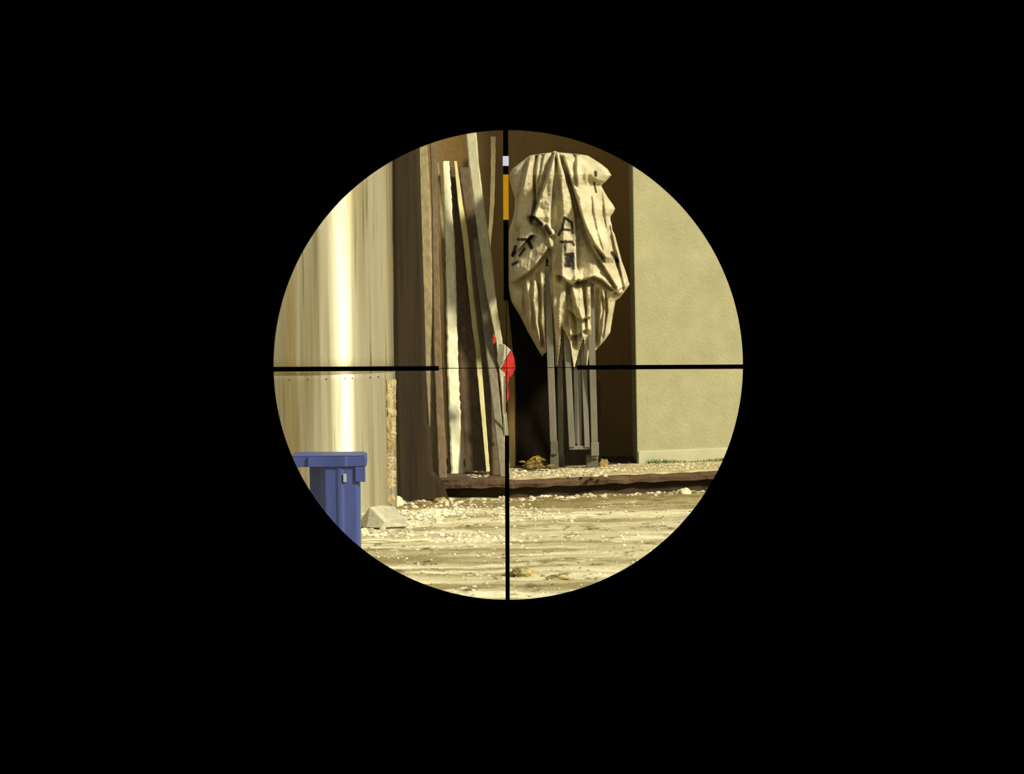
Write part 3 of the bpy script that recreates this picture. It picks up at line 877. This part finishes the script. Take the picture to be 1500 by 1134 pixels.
gravel('gravel', spots, 'pale gravel scattered over the dirt', 'gravel', lambda p: ground_h(p.x, p.y))
spots = []
for _ in range(800):
    px = random.uniform(742, 1075) if random.random() < .93 else random.uniform(684, 715)
    yl = float(np.interp(px, [f[0] for f in front], [f[1] for f in front])) - 30
    py = yl - abs(random.gauss(0, 6.5))
    if py < 677: continue
    spots.append((G(px, py, ZK), random.uniform(.003, .010), random.uniform(.1, .85)))
for _ in range(120):
    px = random.uniform(745, 890)
    spots.append((G(px, random.uniform(689, 698), ZK), random.uniform(.006, .014), random.uniform(.1, .8)))
gravel('gravel', spots, 'pale grit lying along the kerb top', 'gravel', lambda p: ZK)

# leaves and moss
def leaf_geo(c, l, wd, yaw, tilt):
    V = []
    for t, k in ((-1, 0), (-.4, .8), (.3, 1), (1, 0)):
        for s_ in ((-1, 1) if k else (0,)):
            x, y, z = t * l, s_ * k * wd, 0.35 * wd * abs(s_) * k
            xr = x * math.cos(yaw) - y * math.sin(yaw); yr = x * math.sin(yaw) + y * math.cos(yaw)
            V.append((c.x + xr, c.y + yr, c.z + 0.008 + z + tilt * max(0.0, yr)))
    V += [(v[0], v[1], v[2] + 0.0015) for v in V]
    Fc = [(0, 1, 2), (1, 3, 4, 2), (3, 5, 4)]
    Fc += [tuple(i + 6 for i in reversed(f)) for f in Fc]
    for e in ((0, 1), (1, 3), (3, 5), (5, 4), (4, 2), (2, 0)): Fc.append((e[0], e[1], e[1] + 6, e[0] + 6))
    return V, Fc
c = G(786, 685.5, ZK) + Vector((0, 0, 0.03))
V, Fc = leaf_geo(c, 0.045, 0.02, 0.15, 0.9)
tag(obj('leaf', V, Fc, M_leaf, origin=c), 'bright yellow fallen leaf at the foot of the near-black panel', 'leaf')
V, Fc = [], []
for _ in range(60):
    c = G(random.gauss(785, 10), random.uniform(685.5, 691), ZK)
    v, f = leaf_geo(c + Vector((0, 0, random.uniform(0, .03))), random.uniform(.012, .035), random.uniform(.006, .014), random.uniform(0, 6), random.uniform(0, 1.2))
    o_ = len(V); V += v; Fc += [tuple(i + o_ for i in q) for q in f]
tag(obj('leaf_litter', V, Fc, M_litter), 'brown and yellow leaf litter left of the canopy feet', 'leaves', kind='stuff')
V, Fc = [], []
for _ in range(520):
    s_ = random.uniform(0.05, 1.6) ** 1.0
    p = Vector((wa.x, wa.y, ZK)) + wdir * s_ + wn * random.uniform(.02, .07)
    h = random.uniform(.014, .034) * (0.6 + 0.6 * noise.noise(Vector((s_ * 5, 0, 0))))
    a_ = random.uniform(0, 6)
    dx, dy = math.cos(a_) * .006, math.sin(a_) * .006
    o_ = len(V)
    V += [(p.x - dx, p.y - dy, ZK - .002), (p.x + dx, p.y + dy, ZK - .002), (p.x + dx * 2, p.y + dy * 1.2, ZK + h), (p.x - dy, p.y + dx, ZK - .002)]
    Fc += [(o_, o_ + 1, o_ + 2), (o_ + 1, o_ + 3, o_ + 2), (o_ + 3, o_, o_ + 2)]
tag(obj('moss', V, Fc, M_moss), 'thin green moss along the foot of the cream wall', 'moss', kind='stuff')

# ------------------------------------------------------------------ rifle scope on its stand
AX = 744.5; AY = 534.0
ax = ray(AX, AY).normalized()
sx_ = ax.cross(Vector((0, 0, 1))).normalized()       # right
sz_ = sx_.cross(ax).normalized()                     # up
dS = 0.40                                            # distance to the front stop
rS = 344.3 / FPX * dS
mid = CAM + ax * 0.22
scope = empty('rifle_scope', (mid.x, mid.y, 0), 'black rifle scope looked through, its dark tube round the whole view', 'scope')
def lathe(name, prof, material, n=192, smooth=True):
    V, Fc = [], []
    for d, r in prof:
        for i in range(n):
            a = 2 * math.pi * i / n
            V.append(CAM + ax * d + sx_ * (r * math.cos(a)) + sz_ * (r * math.sin(a)))
    k = len(prof)
    for j in range(k):
        for i in range(n):
            a, b = j * n + i, j * n + (i + 1) % n
            c_, d_ = ((j + 1) % k) * n + (i + 1) % n, ((j + 1) % k) * n + i
            Fc.append((a, b, c_, d_))
    return obj(name, V, Fc, material, scope)
lathe('eyepiece', [(.085, .0205), (.085, .0225), (.140, .0225), (.160, .0160), (.160, .0148), (.150, .0170), (.135, .0205)], M_matt)
lathe('main_tube', [(.155, .0145), (.155, .0151), (.238, .0151), (.238, .0145)], M_matt)
lathe('objective_bell', [(.234, .0147), (.234, .0158), (.300, .0275), (.408, .0275), (.408, .0262), (.305, .0262), (.240, .0150)], M_matt)
lathe('field_stop', [(dS - .0010, rS), (dS - .0010, .0264), (dS + .0010, .0264), (dS + .0010, rS)], M_matt, 256)
# reticle: four posts and the fine cross wires
dR = 0.200
def rp_(px, py): 
    r = ray(px, py); return CAM + r * (dR / r.dot(ax))
def post(name, a, b, wpx, material, parent, dd=0.0):
    A, B = rp_(*a), rp_(*b)
    dirv = (B - A).normalized(); sd_ = dirv.cross(ax).normalized()
    hw = wpx / 2 * dR / FPX
    V = []
    for p in (A, B):
        for s_, t in ((-1, -1), (1, -1), (1, 1), (-1, 1)):
            V.append(p + sd_ * (hw * s_) + ax * (hw * t * 0.6 + dd))
    Fc = [(0, 1, 2, 3), (4, 5, 6, 7), (0, 1, 5, 4), (1, 2, 6, 5), (2, 3, 7, 6), (3, 0, 4, 7)]
    return obj(name, V, Fc, material, parent)
post('reticle_post', (330, 541.3), (643, 539.7), 7.0, M_ret, scope)
post('reticle_post', (845, 538.4), (1160, 536.8), 6.6, M_ret, scope)
tp = post('reticle_post', (740.5, 120), (741.5, 440), 7.6, M_ret, scope)
post('reticle_post', (742.6, 638), (744.0, 950), 6.4, M_ret, scope)
post('cross_wire', (643, 539.6), (845, 538.5), 1.1, M_ret, scope)
post('cross_wire', (741.5, 440), (742.6, 638), 1.0, M_ret, scope)
def glow(name, c, s):  # glints on the upper post painted as emission; the post is no lamp
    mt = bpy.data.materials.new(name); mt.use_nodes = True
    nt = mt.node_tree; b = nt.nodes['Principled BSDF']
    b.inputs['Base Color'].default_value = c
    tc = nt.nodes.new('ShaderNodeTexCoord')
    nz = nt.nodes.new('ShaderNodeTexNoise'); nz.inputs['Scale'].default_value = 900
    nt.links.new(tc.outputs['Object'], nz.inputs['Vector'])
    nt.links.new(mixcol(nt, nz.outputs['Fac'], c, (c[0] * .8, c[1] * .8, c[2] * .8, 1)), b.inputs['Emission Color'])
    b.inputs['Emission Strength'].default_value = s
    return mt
f1 = post('amber_glint', (740.9, 256), (741.2, 322), 7.8, glow('amber_glint_glow', lin(196, 138, 18), 0.8), scope, -0.0001)
f1['label'] = 'amber glint painted as a glow on the upper reticle post'
f2 = post('white_glint', (740.8, 229), (740.9, 243), 8.6, glow('white_glint_glow', lin(214, 214, 232), 0.85), scope, -0.0001)
f2['label'] = 'white glint painted as a glow on the upper reticle post'
# outer fittings and stand
def cyl(name, a, b, r0, r1, material, n=24, bevel=0.0):
    a, b = Vector(a), Vector(b); d = (b - a).normalized()
    u = d.orthogonal().normalized(); v = d.cross(u)
    V = [p + u * (r * math.cos(2 * math.pi * i / n)) + v * (r * math.sin(2 * math.pi * i / n)) for p, r in ((a, r0), (b, r1)) for i in range(n)]
    Fc = [tuple(reversed(range(n))), tuple(range(n, 2 * n))] + [(i, (i + 1) % n, n + (i + 1) % n, n + i) for i in range(n)]
    return obj(name, V, Fc, material, scope, bevel=bevel)
ct = CAM + ax * 0.195
cyl('turret', ct + sz_ * .015, ct + sz_ * .036, .011, .010, M_outer, bevel=.001)
cyl('turret', ct + sx_ * .015, ct + sx_ * .036, .011, .010, M_outer, bevel=.001)
for d in (.170, .222):
    lathe('mount_ring', [(d - .007, .0152), (d - .007, .0185), (d + .007, .0185), (d + .007, .0152)], M_outer, 64)
ra = CAM + ax * 0.155 - sz_ * .021; rb = CAM + ax * 0.237 - sz_ * .021
def obox(name, a, b, wx, wz, material):
    V = [p + sx_ * (wx * s_) + sz_ * (wz * t) for p in (a, b) for s_, t in ((-1, -1), (1, -1), (1, 1), (-1, 1))]
    Fc = [(0, 1, 2, 3), (4, 5, 6, 7), (0, 1, 5, 4), (1, 2, 6, 5), (2, 3, 7, 6), (3, 0, 4, 7)]
    return obj(name, V, Fc, material, scope, bevel=.001)
obox('mount_rail', ra, rb, .011, .005, M_outer)
hub = Vector((mid.x, 0.196, CAM.z - 0.16))
cyl('stand_column', (ra + rb) / 2 - sz_ * .004, hub - Vector((0, 0, .55)), .012, .014, M_outer)
cyl('stand_hub', hub, hub - Vector((0, 0, .05)), .03, .03, M_outer)
for k in range(3):
    an = math.radians(90 + 120 * k)
    cyl('stand_leg', hub + Vector((.025 * math.cos(an), .025 * math.sin(an), -.025)), Vector((hub.x + .45 * math.cos(an), hub.y + .45 * math.sin(an), 0.0)), .013, .010, M_outer)
for o in bpy.data.objects:
    n_ = o.name.split('.')[0]
    if n_ in ('red_tape',): o['label'] = 'red barrier tape'
    elif n_ in ('white_tape', 'tape_tail'): o['label'] = 'white barrier tape'
    elif n_ == 'cover_cloth': o['label'] = 'cream cloth cover with dark printed letters'
    elif n_ == 'scuff_mark': o['label'] = 'pale scuffed spot'
